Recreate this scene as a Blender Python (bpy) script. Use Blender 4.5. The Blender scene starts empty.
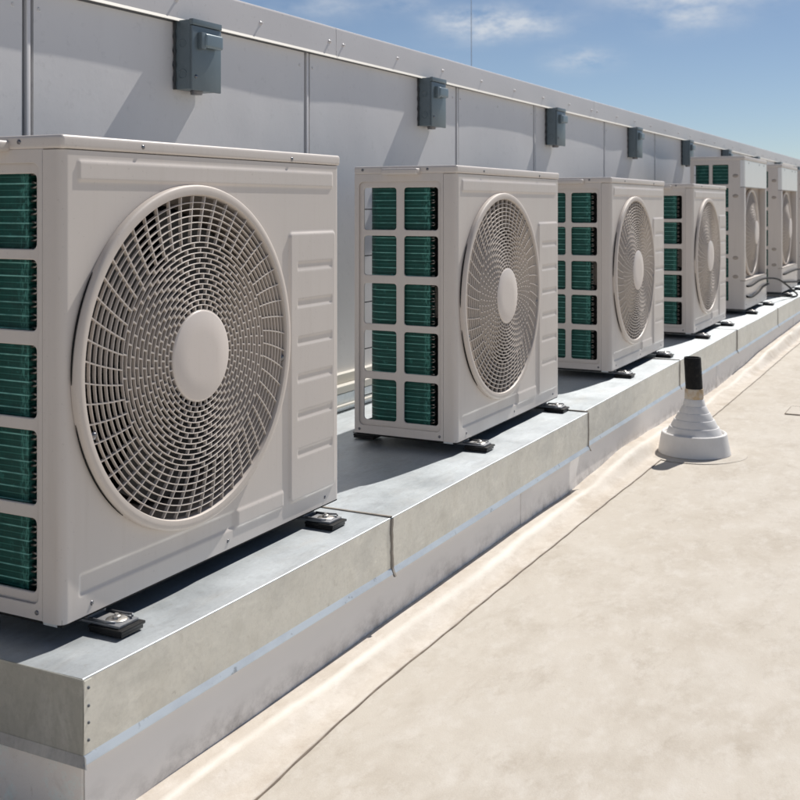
import bpy, bmesh, math, random
from mathutils import Vector, Matrix
random.seed(7)
R = math.radians
PI = math.pi
S = bpy.context.scene
C = S.collection

# ------------------------------------------------------------------ camera
cam_d = bpy.data.cameras.new('camera')
cam = bpy.data.objects.new('camera', cam_d); C.objects.link(cam); S.camera = cam
cam_d.sensor_width = 36; cam_d.sensor_height = 36; cam_d.sensor_fit = 'HORIZONTAL'
cam_d.lens = 1110.82 / 800 * 36
cam_d.shift_y = -(400 - 205.33) / 800
cam.location = (0, -1.3822, 0.7251)
cam.rotation_euler = (R(90), 0, R(27.1316 - 90))
cam_d.clip_start = 0.05; cam_d.clip_end = 3000
cam_d.dof.use_dof = True; cam_d.dof.focus_distance = 2.6; cam_d.dof.aperture_fstop = 11

# ------------------------------------------------------------------ light
SUN = Vector((0.83, -0.135, 1.0)).normalized()
w = bpy.data.worlds.new('World'); S.world = w; w.use_nodes = True
nt = w.node_tree; N = nt.nodes; L = nt.links
for n in list(N): N.remove(n)
wo = N.new('ShaderNodeOutputWorld'); bg = N.new('ShaderNodeBackground')
sky = N.new('ShaderNodeTexSky'); sky.sky_type = 'NISHITA'; sky.sun_disc = False
sky.sun_elevation = math.asin(SUN.z); sky.sun_rotation = math.atan2(SUN.x, SUN.y)
sky.air_density = 0.85; sky.dust_density = 0.25; sky.ozone_density = 3.0; sky.altitude = 900
tc = N.new('ShaderNodeTexCoord')
def vm(op, a, b=None):
    n = N.new('ShaderNodeVectorMath'); n.operation = op
    for i, v in enumerate((a, b)):
        if v is None: continue
        if isinstance(v, tuple): n.inputs[i].default_value = v
        else: L.new(v, n.inputs[i])
    return n
def fm_(op, a, b=0.0):
    n = N.new('ShaderNodeMath'); n.operation = op
    for i, v in enumerate((a, b)):
        if isinstance(v, (int, float)): n.inputs[i].default_value = v
        else: L.new(v, n.inputs[i])
    return n.outputs[0]
def wnoise(scale, detail, vec, out='Fac', rough=0.6):
    n = N.new('ShaderNodeTexNoise'); n.inputs['Scale'].default_value = scale; n.inputs['Detail'].default_value = detail; n.inputs['Roughness'].default_value = rough
    L.new(vec, n.inputs['Vector']); return n.outputs[out]
dirv = vm('NORMALIZE', tc.outputs['Generated']).outputs[0]
warp = vm('SUBTRACT', wnoise(9.0, 6, dirv, 'Color'), (0.5, 0.5, 0.5)).outputs[0]
wd = vm('ADD', dirv, vm('MULTIPLY', warp, (0.06, 0.06, 0.03)).outputs[0]).outputs[0]
tex = wnoise(16.0, 8, vm('MULTIPLY', dirv, (1, 1, 2.6)).outputs[0], rough=0.65)
total = None
# azimuth from +X, elevation, half width, half height (degrees), density
PUFFS = [(21.6, 9.3, 2.3, 0.62, 1.25), (23.4, 9.7, 1.6, 0.45, 0.8), (17.8, 7.4, 1.3, 0.50, 1.05), (12.2, 9.4, 2.0, 0.7, 0.65), (13.6, 10.6, 3.2, 0.7, 0.9), (9.0, 10.8, 3.4, 0.7, 0.95),
         (26.5, 10.6, 1.6, 0.5, 0.35), (30.5, 10.3, 2.0, 0.6, 0.40), (34.0, 9.2, 3.0, 0.9, 0.3), (25.5, 7.6, 2.0, 0.8, 0.15), (2.0, 12.5, 8, 2.0, 0.6), (45, 15, 10, 3, 0.6), (-12, 9, 9, 1.6, 0.6), (70, 12, 12, 2, 0.6), (-60, 14, 14, 3, 0.6), (120, 18, 16, 4, 0.6), (200, 16, 18, 4, 0.5), (20, 24, 10, 4, 0.5)]
for az, el, ww, hh, dn in PUFFS:
    ca, sa, ce, se = math.cos(R(az)), math.sin(R(az)), math.cos(R(el)), math.sin(R(el))
    d = (ce * ca, ce * sa, se); e1 = (-sa, ca, 0.0); e2 = (-se * ca, -se * sa, ce)
    df = vm('SUBTRACT', wd, d).outputs[0]
    x = fm_('DIVIDE', vm('DOT_PRODUCT', df, e1).outputs['Value'], R(ww)); y = fm_('DIVIDE', vm('DOT_PRODUCT', df, e2).outputs['Value'], R(hh)); z_ = fm_('DIVIDE', vm('DOT_PRODUCT', df, d).outputs['Value'], 0.5)
    r2 = fm_('ADD', fm_('ADD', fm_('MULTIPLY', x, x), fm_('MULTIPLY', y, y)), fm_('MULTIPLY', z_, z_))
    g = fm_('MULTIPLY', fm_('POWER', 2.718, fm_('MULTIPLY', r2, -1.0)), dn)
    total = g if total is None else fm_('ADD', total, g)
mr = N.new('ShaderNodeMapRange'); mr.inputs[1].default_value = 0.36; mr.inputs[2].default_value = 0.62; mr.inputs[3].default_value = 0.0; mr.inputs[4].default_value = 1.0; L.new(tex, mr.inputs[0])
mask = fm_('MINIMUM', fm_('MULTIPLY', total, fm_('MULTIPLY', mr.outputs[0], 0.95)), 0.8)
mx = N.new('ShaderNodeMixRGB'); mx.inputs[2].default_value = (5.9, 6.2, 6.6, 1); L.new(mask, mx.inputs[0])
hs = N.new('ShaderNodeHueSaturation'); hs.inputs['Saturation'].default_value = 0.92; hs.inputs['Value'].default_value = 0.63
L.new(sky.outputs['Color'], hs.inputs['Color']); L.new(hs.outputs['Color'], mx.inputs[1]); L.new(mx.outputs['Color'], bg.inputs['Color'])
bg.inputs['Strength'].default_value = 0.10
L.new(bg.outputs['Background'], wo.inputs['Surface'])

sd = bpy.data.lights.new('sun', 'SUN'); sd.energy = 4.2; sd.angle = R(0.53); sd.color = (1.0, 0.955, 0.89)
so = bpy.data.objects.new('sun', sd); C.objects.link(so)
so.rotation_euler = (-SUN).to_track_quat('-Z', 'Y').to_euler(); so.location = (5, -5, 10)

S.render.engine = 'CYCLES'
S.view_settings.view_transform = 'Standard'; S.view_settings.look = 'None'
S.view_settings.exposure = 0.20; S.view_settings.gamma = 1.0
S.view_settings.use_curve_mapping = False
S.cycles.max_bounces = 8; S.cycles.diffuse_bounces = 4; S.cycles.glossy_bounces = 4

# ------------------------------------------------------------------ materials
class Mat:
    def __init__(s, name, col, rough=0.5, metal=0.0, spec=0.5):
        s.m = bpy.data.materials.new(name); s.m.use_nodes = True
        s.nt = s.m.node_tree; s.N = s.nt.nodes; s.L = s.nt.links
        s.b = s.N['Principled BSDF']
        s.b.inputs['Base Color'].default_value = (*col, 1); s.b.inputs['Roughness'].default_value = rough
        s.b.inputs['Metallic'].default_value = metal; s.b.inputs['Specular IOR Level'].default_value = spec
        s.tc = s.N.new('ShaderNodeTexCoord'); s.col = None; s.base = (*col, 1); s.nrm = None
    def vec(s, scale=(1, 1, 1), rot=(0, 0, 0), loc=(0, 0, 0), src='Object'):
        m = s.N.new('ShaderNodeMapping'); m.inputs['Scale'].default_value = scale
        m.inputs['Rotation'].default_value = rot; m.inputs['Location'].default_value = loc
        s.L.new(s.tc.outputs[src], m.inputs['Vector']); return m.outputs['Vector']
    def noise(s, scale, detail=4, rough=0.55, vec=None, dist=0.0):
        n = s.N.new('ShaderNodeTexNoise'); n.inputs['Scale'].default_value = scale
        n.inputs['Detail'].default_value = detail; n.inputs['Roughness'].default_value = rough
        n.inputs['Distortion'].default_value = dist
        s.L.new(vec if vec is not None else s.vec(), n.inputs['Vector']); return n.outputs['Fac']
    def vor(s, scale, vec=None, out='Distance'):
        n = s.N.new('ShaderNodeTexVoronoi'); n.inputs['Scale'].default_value = scale
        s.L.new(vec if vec is not None else s.vec(), n.inputs['Vector']); return n.outputs[out]
    def ramp(s, f, a, b, ca=0.0, cb=1.0):
        r = s.N.new('ShaderNodeMapRange'); r.clamp = True
        r.inputs[1].default_value = a; r.inputs[2].default_value = b
        r.inputs[3].default_value = ca; r.inputs[4].default_value = cb
        s.L.new(f, r.inputs[0]); return r.outputs[0]
    def math(s, op, a, b):
        m = s.N.new('ShaderNodeMath'); m.operation = op
        for i, v in enumerate((a, b)):
            if isinstance(v, (int, float)): m.inputs[i].default_value = v
            else: s.L.new(v, m.inputs[i])
        return m.outputs[0]
    def axis(s, k, src='Object'):
        x = s.N.new('ShaderNodeSeparateXYZ'); s.L.new(s.tc.outputs[src], x.inputs[0]); return x.outputs[k]
    def mix(s, fac, col, mode='MIX'):
        m = s.N.new('ShaderNodeMixRGB'); m.blend_type = mode
        if isinstance(fac, (int, float)): m.inputs[0].default_value = fac
        else: s.L.new(fac, m.inputs[0])
        if s.col is None: m.inputs[1].default_value = s.base
        else: s.L.new(s.col, m.inputs[1])
        m.inputs[2].default_value = (*col, 1)
        s.col = m.outputs[0]; s.L.new(s.col, s.b.inputs['Base Color']); return s
    def rough(s, f): s.L.new(f, s.b.inputs['Roughness']); return s
    def bump(s, f, dist, strength=1.0):
        b = s.N.new('ShaderNodeBump'); b.inputs['Strength'].default_value = strength; b.inputs['Distance'].default_value = dist
        s.L.new(f, b.inputs['Height'])
        if s.nrm is not None: s.L.new(s.nrm, b.inputs['Normal'])
        s.nrm = b.outputs[0]; s.L.new(s.nrm, s.b.inputs['Normal']); return s

# warm off-white powder-coated sheet steel of the outdoor units
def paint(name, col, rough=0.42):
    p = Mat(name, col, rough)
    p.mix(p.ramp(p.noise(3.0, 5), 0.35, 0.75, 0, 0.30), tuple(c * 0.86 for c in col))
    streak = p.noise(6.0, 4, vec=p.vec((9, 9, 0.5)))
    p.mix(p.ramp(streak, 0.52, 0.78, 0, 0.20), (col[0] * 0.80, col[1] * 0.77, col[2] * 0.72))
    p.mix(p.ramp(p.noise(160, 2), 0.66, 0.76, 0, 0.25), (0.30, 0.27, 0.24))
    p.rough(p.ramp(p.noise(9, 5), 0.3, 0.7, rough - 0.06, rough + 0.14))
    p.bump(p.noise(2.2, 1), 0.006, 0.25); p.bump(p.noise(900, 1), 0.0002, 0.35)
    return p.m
M = {}
M['case'] = paint('case_paint', (0.66, 0.605, 0.56))
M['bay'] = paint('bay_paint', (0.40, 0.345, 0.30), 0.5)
M['grille'] = paint('grille_plastic', (0.63, 0.565, 0.51), 0.5)
M['hub'] = paint('hub_plastic', (0.72, 0.65, 0.60), 0.4)
p = Mat('coated_cover', (0.80, 0.80, 0.79), 0.3, 0.0)
p.mix(p.ramp(p.noise(5, 4), 0.4, 0.7, 0, 0.4), (0.72, 0.72, 0.71)); M['cover'] = p.m
p = Mat('dark_inside', (0.015, 0.015, 0.015), 0.7); p.b.inputs['Specular IOR Level'].default_value = 0.2; M['inside'] = p.m
p = Mat('shroud_plastic', (0.22, 0.19, 0.165), 0.6); p.mix(p.ramp(p.noise(7, 4), 0.4, 0.7, 0, 0.5), (0.14, 0.12, 0.10)); M['shroud'] = p.m
p = Mat('fan_blade_plastic', (0.035, 0.033, 0.032), 0.5); p.mix(p.ramp(p.noise(12, 4), 0.45, 0.7, 0, 0.5), (0.06, 0.053, 0.046)); M['blade'] = p.m
p = Mat('rubber', (0.008, 0.008, 0.009), 0.5, 0, 0.3); p.mix(p.ramp(p.noise(60, 4), 0.5, 0.7, 0, 0.4), (0.03, 0.028, 0.025)); M['rubber'] = p.m
p = Mat('cable_rubber', (0.012, 0.012, 0.013), 0.7, 0, 0.2); M['cable'] = p.m
p = Mat('bolt_steel', (0.62, 0.60, 0.57), 0.38, 0.9); p.mix(p.ramp(p.noise(90, 4), 0.5, 0.65, 0, 0.7), (0.28, 0.24, 0.19)); M['bolt'] = p.m
p = Mat('rail_steel', (0.24, 0.25, 0.27), 0.5, 0.6); p.mix(p.ramp(p.noise(50, 5), 0.45, 0.65, 0, 0.6), (0.38, 0.37, 0.35)); M['rail'] = p.m
p = Mat('screw_steel', (0.20, 0.20, 0.21), 0.35, 0.9); M['screw'] = p.m
p = Mat('rod_metal', (0.42, 0.45, 0.48), 0.5); M['rod'] = p.m
p = Mat('wire', (0.03, 0.03, 0.03), 0.5); M['wire'] = p.m
p = Mat('copper_bend', (0.30, 0.28, 0.25), 0.35, 0.8); M['bend'] = p.m

# blue-green coated fins with the pale lines of the tube rows
p = Mat('coil_fins', (0.005, 0.082, 0.066), 0.40, 0.0, 0.25)
z = p.axis(2); yax = p.axis(1)
fr = p.math('FRACT', p.math('DIVIDE', z, 0.0235), 0.0)
ln = p.ramp(p.math('ABSOLUTE', p.math('SUBTRACT', fr, 0.5), 0), 0.02, 0.070, 1, 0)
p.mix(p.ramp(p.noise(30, 3, vec=p.vec((1, 1, 5))), 0.35, 0.7, 0, 0.75), (0.004, 0.044, 0.036))
fr2 = p.math('FRACT', p.math('DIVIDE', z, 0.0047), 0.0)
p.mix(p.ramp(p.math('ABSOLUTE', p.math('SUBTRACT', fr2, 0.5), 0), 0.10, 0.3, 0.28, 0), (0.002, 0.028, 0.024))
p.mix(p.math('MULTIPLY', p.ramp(yax, 0.124, 0.116, 0, 1), p.ramp(p.noise(60, 4, vec=p.vec((1, 5, 1.6))), 0.44, 0.66, 0.0, 0.65)), (0.10, 0.36, 0.30))
p.mix(p.ramp(p.noise(45, 5, 0.7), 0.60, 0.72, 0, 0.5), (0.06, 0.30, 0.25))  # scattered glints put into the fin colour
p.mix(p.math('MULTIPLY', ln, p.ramp(p.noise(22, 3), 0.30, 0.62, 0.30, 0.95)), (0.28, 0.66, 0.58))
fr3 = p.math('FRACT', p.math('ADD', p.math('DIVIDE', z, 0.0235), 0.5), 0.0)
p.mix(p.ramp(p.math('ABSOLUTE', p.math('SUBTRACT', fr3, 0.5), 0), 0.01, 0.05, 0.35, 0), (0.10, 0.34, 0.28))
p.bump(ln, 0.0012, 0.6)
wv = p.N.new('ShaderNodeTexWave'); wv.inputs['Scale'].default_value = 260; wv.bands_direction = 'DIAGONAL'
p.L.new(p.vec((1, 1, 0)), wv.inputs['Vector']); p.bump(wv.outputs['Fac'], 0.0006, 0.5)
M['coil'] = p.m

# galvanised sheet
def galv(name, col, rough, metal=0.85, warm=0.0):
    g = Mat(name, col, rough, metal)
    sp = g.vor(55, out='Color'); bw = g.N.new('ShaderNodeRGBToBW'); g.L.new(sp, bw.inputs[0])
    g.mix(g.math('MULTIPLY', bw.outputs[0], 0.22), tuple(c * 0.74 for c in col))
    g.mix(g.ramp(g.noise(3.2, 6, 0.6, dist=0.6), 0.40, 0.70, 0, 0.28), tuple(c * 0.84 for c in col))
    g.mix(g.ramp(g.noise(5.5, 6, 0.65, vec=g.vec((0.9, 2.5, 1))), 0.52, 0.72, 0, 0.45), (0.62, 0.62, 0.60))
    g.mix(g.ramp(g.noise(38, 5, 0.7), 0.60, 0.74, 0, 0.35), (0.30, 0.26, 0.20))
    g.mix(g.ramp(g.noise(95, 5, 0.75), 0.48, 0.62, 0, 0.30), tuple(c * 0.74 for c in col))
    g.mix(g.ramp(g.noise(24, 6, 0.7, vec=g.vec(rot=(0, 0, R(20)), scale=(0.5, 2.2, 1.4))), 0.54, 0.68, 0, 0.35), tuple(min(1, c * 1.22) for c in col))
    g.mix(g.ramp(g.noise(6, 7, 0.75, dist=0.8, vec=g.vec(rot=(0, 0, R(12)), scale=(0.7, 2.4, 1), loc=(5, 2, 0))), 0.50, 0.66, 0, 0.40), tuple(c * 0.62 for c in col))
    g.rough(g.ramp(g.noise(7, 6), 0.3, 0.72, rough - 0.04, rough + 0.07))
    g.bump(g.noise(1.6, 2), 0.02, 0.22); g.bump(g.noise(120, 3), 0.0005, 0.35)
    return g
M['galv'] = galv('galvanised_cap', (0.64, 0.685, 0.715), 0.46, 0.72).m
gf = galv('galvanised_front', (0.78, 0.77, 0.71), 0.50, 0.45)
gf.mix(gf.ramp(gf.noise(10, 5, 0.6, vec=gf.vec((2, 2, 1.4))), 0.5, 0.72, 0, 0.25), (0.52, 0.50, 0.43)); M['galv_front'] = gf.m
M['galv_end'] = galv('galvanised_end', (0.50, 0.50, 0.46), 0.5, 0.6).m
gd = Mat('drip_metal', (0.64, 0.68, 0.70), 0.42, 0.5)
gd.mix(gd.ramp(gd.noise(9, 6, 0.65, vec=gd.vec((1, 2, 2))), 0.45, 0.65, 0, 0.65), (0.52, 0.55, 0.58))
gd.mix(gd.ramp(gd.noise(45, 4), 0.62, 0.72, 0, 0.6), (0.16, 0.16, 0.16)); M['drip'] = gd.m
sl = Mat('sealant', (0.24, 0.215, 0.185), 0.75); sl.mix(sl.ramp(sl.noise(40, 5, vec=sl.vec((1, 1, 0.2))), 0.4, 0.65, 0, 0.8), (0.36, 0.32, 0.27))
sl.bump(sl.noise(90, 3), 0.002, 0.7); M['sealant'] = sl.m

# roof membrane: cream, stained
def membrane(name, a, b, c):
    m = Mat(name, a, 0.72, 0, 0.3)
    m.mix(m.ramp(m.noise(0.9, 7, 0.62, dist=0.5), 0.42, 0.66, 0, 0.60), b)
    m.mix(m.ramp(m.noise(5.5, 8, 0.72, dist=0.25, vec=m.vec((0.7, 1.1, 1), rot=(0, 0, R(25)), loc=(3, 1, 0))), 0.48, 0.72, 0, 0.55), c)
    m.mix(m.ramp(m.noise(14, 8, 0.74, dist=0.3, vec=m.vec((0.45, 1.0, 1), rot=(0, 0, R(-28)), loc=(9, 4, 0))), 0.54, 0.72, 0, 0.40), (c[0] * 0.86, c[1] * 0.84, c[2] * 0.82))
    m.mix(m.ramp(m.noise(2.6, 6, 0.6, vec=m.vec(loc=(20, 7, 0))), 0.58, 0.72, 0, 0.45), (a[0] * 1.1, a[1] * 1.12, a[2] * 1.15))
    m.mix(m.ramp(m.noise(19, 8, 0.75, vec=m.vec((0.6, 1.0, 1), rot=(0, 0, R(-30)), loc=(30, 2, 0))), 0.50, 0.68, 0, 0.55), (min(.8, a[0] * 1.14), a[1] * 1.17, a[2] * 1.22))
    m.mix(m.ramp(m.noise(70, 4, 0.7), 0.63, 0.75, 0, 0.35), (0.40, 0.33, 0.26))
    m.mix(m.ramp(m.noise(420, 2, 0.6), 0.62, 0.74, 0, 0.16), (0.30, 0.26, 0.22))
    m.bump(m.noise(1.8, 3), 0.03, 0.20); m.bump(m.noise(14, 6, 0.65, vec=m.vec((0.6, 1.2, 1))), 0.004, 0.5); m.bump(m.noise(260, 3), 0.0006, 0.5)
    m.rough(m.ramp(m.noise(6, 5), 0.3, 0.7, 0.62, 0.85))
    return m
M['deck'] = membrane('roof_membrane', (0.580, 0.532, 0.463), (0.53, 0.474, 0.397), (0.41, 0.352, 0.28)).m
ms = membrane('roof_membrane_strip', (0.67, 0.61, 0.535), (0.575, 0.51, 0.43), (0.43, 0.355, 0.275))
# cleaner, paler membrane where the sheet bends over the cant; browner run-off stains either side
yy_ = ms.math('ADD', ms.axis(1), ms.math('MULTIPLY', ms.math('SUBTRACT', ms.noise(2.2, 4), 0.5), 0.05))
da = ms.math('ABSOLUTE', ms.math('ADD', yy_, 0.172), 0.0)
ms.mix(ms.math('MULTIPLY', ms.ramp(da, 0.014, 0.050, 0, 1), ms.ramp(ms.noise(9, 8, 0.7), 0.48, 0.68, 0, 0.55)), (0.44, 0.36, 0.28))
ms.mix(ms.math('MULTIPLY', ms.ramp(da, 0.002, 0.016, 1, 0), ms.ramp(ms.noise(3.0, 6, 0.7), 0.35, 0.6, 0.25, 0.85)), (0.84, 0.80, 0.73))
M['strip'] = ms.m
M['bounce_lit_membrane'] = membrane('bounce_lit_membrane', (0.88, 0.83, 0.78), (0.83, 0.78, 0.72), (0.72, 0.66, 0.59)).m  # pale membrane whitened further: bounced ground light put into the colour
sk = Mat('curb_membrane', (0.88, 0.85, 0.825), 0.6)
zz = sk.axis(2)
dirt = sk.math('MULTIPLY', sk.ramp(sk.math('ADD', zz, sk.math('MULTIPLY', sk.noise(6, 4), 0.09)), -0.175, -0.245, 0, 1), sk.ramp(sk.noise(16, 7, 0.7, vec=sk.vec((1, 1, 1.3))), 0.42, 0.66, 0, 1))
sk.mix(sk.ramp(sk.noise(2.4, 5), 0.4, 0.7, 0, 0.4), (0.80, 0.77, 0.745))
sk.mix(sk.math('MULTIPLY', dirt, 0.62), (0.24, 0.22, 0.21)); sk.bump(sk.noise(9, 4), 0.004, 0.5); M['skirt'] = sk.m

# wall sheeting
wp = Mat('wall_sheet', (0.745, 0.73, 0.73), 0.5, 0.0)
wp.mix(wp.ramp(wp.noise(1.7, 6, 0.6), 0.4, 0.68, 0, 0.5), (0.66, 0.65, 0.66))
wp.mix(wp.ramp(wp.noise(5, 7, 0.65, vec=wp.vec((2.4, 2.4, 0.5))), 0.46, 0.70, 0, 0.35), (0.75, 0.745, 0.75))
wp.mix(wp.ramp(wp.noise(30, 5, 0.7), 0.58, 0.75, 0, 0.25), (0.42, 0.41, 0.41))
wp.bump(wp.noise(2.2, 2), 0.02, 0.3); wp.bump(wp.noise(60, 4), 0.0006, 0.4); M['wall'] = wp.m
cp = Mat('coping_sheet', (0.67, 0.645, 0.64), 0.42, 0.1)
cp.mix(cp.ramp(cp.noise(2.6, 6, vec=cp.vec((1, 1, 2))), 0.4, 0.7, 0, 0.4), (0.60, 0.575, 0.57))
cp.mix(cp.ramp(cp.noise(60, 4), 0.62, 0.74, 0, 0.3), (0.36, 0.33, 0.32)); cp.bump(cp.noise(1.3, 2), 0.02, 0.3); M['coping'] = cp.m
p = Mat('lip_white', (0.66, 0.635, 0.58), 0.65); M['lip'] = p.m
p = Mat('joint_backing', (0.13, 0.14, 0.155), 0.7); M['joint'] = p.m
p = Mat('building_core', (0.45, 0.44, 0.43), 0.8); M['core'] = p.m
eb = Mat('switch_box_enamel', (0.155, 0.195, 0.215), 0.38, 0.15)
eb.mix(eb.ramp(eb.noise(14, 6), 0.42, 0.7, 0, 0.5), (0.12, 0.155, 0.175)); eb.mix(eb.ramp(eb.noise(90, 4), 0.62, 0.72, 0, 0.35), (0.24, 0.27, 0.28))
M['ebox'] = eb.m
p = Mat('switch_lever', (0.20, 0.255, 0.285), 0.35, 0.2); M['lever'] = p.m
p = Mat('box_mastic', (0.05, 0.055, 0.06), 0.8); M['mastic'] = p.m
vb = Mat('vent_boot_rubber', (0.78, 0.765, 0.75), 0.62); vb.mix(vb.ramp(vb.noise(22, 6), 0.45, 0.7, 0, 0.4), (0.66, 0.64, 0.62)); vb.bump(vb.noise(60, 4), 0.001, 0.5); M['boot'] = vb.m
pp = Mat('black_pipe', (0.006, 0.006, 0.007), 0.6, 0, 0.25); pp.mix(pp.ramp(pp.noise(60, 6), 0.52, 0.68, 0, 0.6), (0.025, 0.023, 0.021)); pp.bump(pp.noise(70, 5), 0.004, 0.9); M['pipe'] = pp.m
fm = Mat('foam_collar', (0.60, 0.54, 0.46), 0.8); fm.mix(fm.ramp(fm.noise(26, 5), 0.42, 0.62, 0, 0.9), (0.50, 0.35, 0.19)); fm.bump(fm.noise(80, 4), 0.003, 0.9); M['foam'] = fm.m
p = Mat('seam_dirt', (0.20, 0.16, 0.125), 0.85); p.mix(p.ramp(p.noise(25, 5), 0.4, 0.65, 0, 0.8), (0.33, 0.27, 0.21)); M['seam'] = p.m

# ------------------------------------------------------------------ helpers
def link(name, bm_or_me, mat, parent=None, smooth=False, angle=None):
    if isinstance(bm_or_me, bmesh.types.BMesh):
        me = bpy.data.meshes.new(name); bmesh.ops.recalc_face_normals(bm_or_me, faces=bm_or_me.faces)
        bm_or_me.to_mesh(me); bm_or_me.free()
    else: me = bm_or_me
    me.materials.clear(); me.materials.append(mat)
    if angle is not None:
        me.shade_smooth() if hasattr(me, 'shade_smooth') else None
        me.set_sharp_from_angle(angle=R(angle))
    elif smooth:
        for f in me.polygons: f.use_smooth = True
    o = bpy.data.objects.new(name, me); C.objects.link(o)
    if parent: o.parent = parent
    return o
def tag(o, label=None, cat=None, group=None, kind=None):
    if label: o['label'] = label
    if cat: o['category'] = cat
    if group: o['group'] = group
    if kind: o['kind'] = kind
    return o
def empty(name, loc, label=None, cat=None, group=None):
    o = bpy.data.objects.new(name, None); C.objects.link(o); o.location = loc; o.empty_display_size = 0.05
    return tag(o, label, cat, group)
def copy_tree(o, parent=None):
    c = o.copy(); C.objects.link(c); c.parent = parent
    for ch in [q for q in bpy.data.objects if q.parent == o]: copy_tree(ch, c)
    return c
def box(bm, x0, x1, y0, y1, z0, z1, bev=0.0, seg=2):
    r = bmesh.ops.create_cube(bm, size=1.0)
    vs = r['verts']
    for v in vs:
        v.co = Vector((x0 + (v.co.x + .5) * (x1 - x0), y0 + (v.co.y + .5) * (y1 - y0), z0 + (v.co.z + .5) * (z1 - z0)))
    if bev > 0:
        es = list({e for v in vs for e in v.link_edges})
        bmesh.ops.bevel(bm, geom=es, offset=bev, segments=seg, profile=0.6, affect='EDGES', clamp_overlap=True)
def nb(): return bmesh.new()
def bx(name, mat, parent, *a, bev=0.0, seg=2, angle=40):
    bm = nb(); box(bm, *a, bev=bev, seg=seg); return link(name, bm, mat, parent, angle=angle)
def lathe(bm, prof, seg=64, mtx=None, closed=False):
    """profile of (r, h) revolved about local Z"""
    rings = []
    for r, h in prof:
        if r < 1e-6: rings.append([bm.verts.new((0, 0, h))])
        else: rings.append([bm.verts.new((r * math.cos(2 * PI * k / seg), r * math.sin(2 * PI * k / seg), h)) for k in range(seg)])
    prs = list(zip(rings, rings[1:])) + ([(rings[-1], rings[0])] if closed else [])
    for a, b in prs:
        for k in range(seg):
            k2 = (k + 1) % seg
            if len(a) == 1 and len(b) == 1: continue
            if len(a) == 1: bm.faces.new((a[0], b[k], b[k2]))
            elif len(b) == 1: bm.faces.new((a[k], b[0], a[k2]))
            else: bm.faces.new((a[k], b[k], b[k2], a[k2]))
    if mtx:
        for rr in rings:
            for v in rr: v.co = mtx @ v.co
def tube(bm, pts, r, seg=10, cap=True):
    pts = [Vector(q) for q in pts]; rings = []; up = Vector((0.13, 0.21, 1)).normalized()
    for i, q in enumerate(pts):
        t = (pts[min(i + 1, len(pts) - 1)] - pts[max(i - 1, 0)]).normalized()
        a = t.cross(up)
        if a.length < 1e-3: a = t.cross(Vector((1, 0, 0)))
        a.normalize(); b = t.cross(a).normalized()
        rr = r[i] if isinstance(r, (list, tuple)) else r
        rings.append([bm.verts.new(q + (a * math.cos(2 * PI * k / seg) + b * math.sin(2 * PI * k / seg)) * rr) for k in range(seg)])
    for a, b in zip(rings, rings[1:]):
        for k in range(seg): bm.faces.new((a[k], a[(k + 1) % seg], b[(k + 1) % seg], b[k]))
    if cap: bm.faces.new(rings[0]); bm.faces.new(rings[-1][::-1])
def smooth_path(pts, n=8):
    P = [Vector(q) for q in pts]; P = [P[0] * 2 - P[1]] + P + [P[-1] * 2 - P[-2]]; out = []
    for i in range(1, len(P) - 2):
        for k in range(n):
            t = k / n
            out.append(0.5 * ((2 * P[i]) + (P[i + 1] - P[i - 1]) * t + (2 * P[i - 1] - 5 * P[i] + 4 * P[i + 1] - P[i + 2]) * t * t + (-P[i - 1] + 3 * P[i] - 3 * P[i + 1] + P[i + 2]) * t ** 3))
    out.append(P[-2]); return out
def rrect(x0, x1, y0, y1, r, n=6):
    out = []
    for cx, cy, a0 in ((x1 - r, y1 - r, 0), (x0 + r, y1 - r, 90), (x0 + r, y0 + r, 180), (x1 - r, y0 + r, 270)):
        for k in range(n + 1):
            a = R(a0 + 90 * k / n); out.append((cx + r * math.cos(a), cy + r * math.sin(a)))
    return out
def plate(name, outline, holes, mtx, mat, parent, extrude=0.001, bevel=0.0012):
    """flat sheet with rounded-edge openings, made in XY and moved by mtx"""
    cu = bpy.data.curves.new('tmp', 'CURVE'); cu.dimensions = '2D'; cu.fill_mode = 'BOTH'
    cu.extrude = extrude; cu.bevel_depth = bevel; cu.bevel_resolution = 2
    for lp in [outline] + holes:
        sp = cu.splines.new('POLY'); sp.points.add(len(lp) - 1); sp.use_cyclic_u = True
        for q, (x, y) in zip(sp.points, lp): q.co = (x, y, 0, 1)
    o = bpy.data.objects.new('tmp', cu); C.objects.link(o)
    me = bpy.data.meshes.new_from_object(o.evaluated_get(bpy.context.evaluated_depsgraph_get()))
    bpy.data.objects.remove(o); bpy.data.curves.remove(cu)
    me.transform(mtx); me.update(); me.name = name
    return link(name, me, mat, parent, angle=35)
def prism(bm, prof, x0, x1):
    """closed (y,z) outline extruded along X"""
    a = [bm.verts.new((x0, y, z)) for y, z in prof]; b = [bm.verts.new((x1, y, z)) for y, z in prof]
    n = len(prof)
    for k in range(n): bm.faces.new((a[k], a[(k + 1) % n], b[(k + 1) % n], b[k]))
    bm.faces.new(a[::-1]); bm.faces.new(b)
def sstep(t): t = max(0.0, min(1.0, t)); return t * t * (3 - 2 * t)
def sdrr(x, y, x0, x1, y0, y1, r):
    cx, cy = (x0 + x1) / 2, (y0 + y1) / 2; hx, hy = (x1 - x0) / 2 - r, (y1 - y0) / 2 - r
    qx, qy = abs(x - cx) - hx, abs(y - cy) - hy
    return math.hypot(max(qx, 0), max(qy, 0)) + min(max(qx, qy), 0) - r

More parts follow.
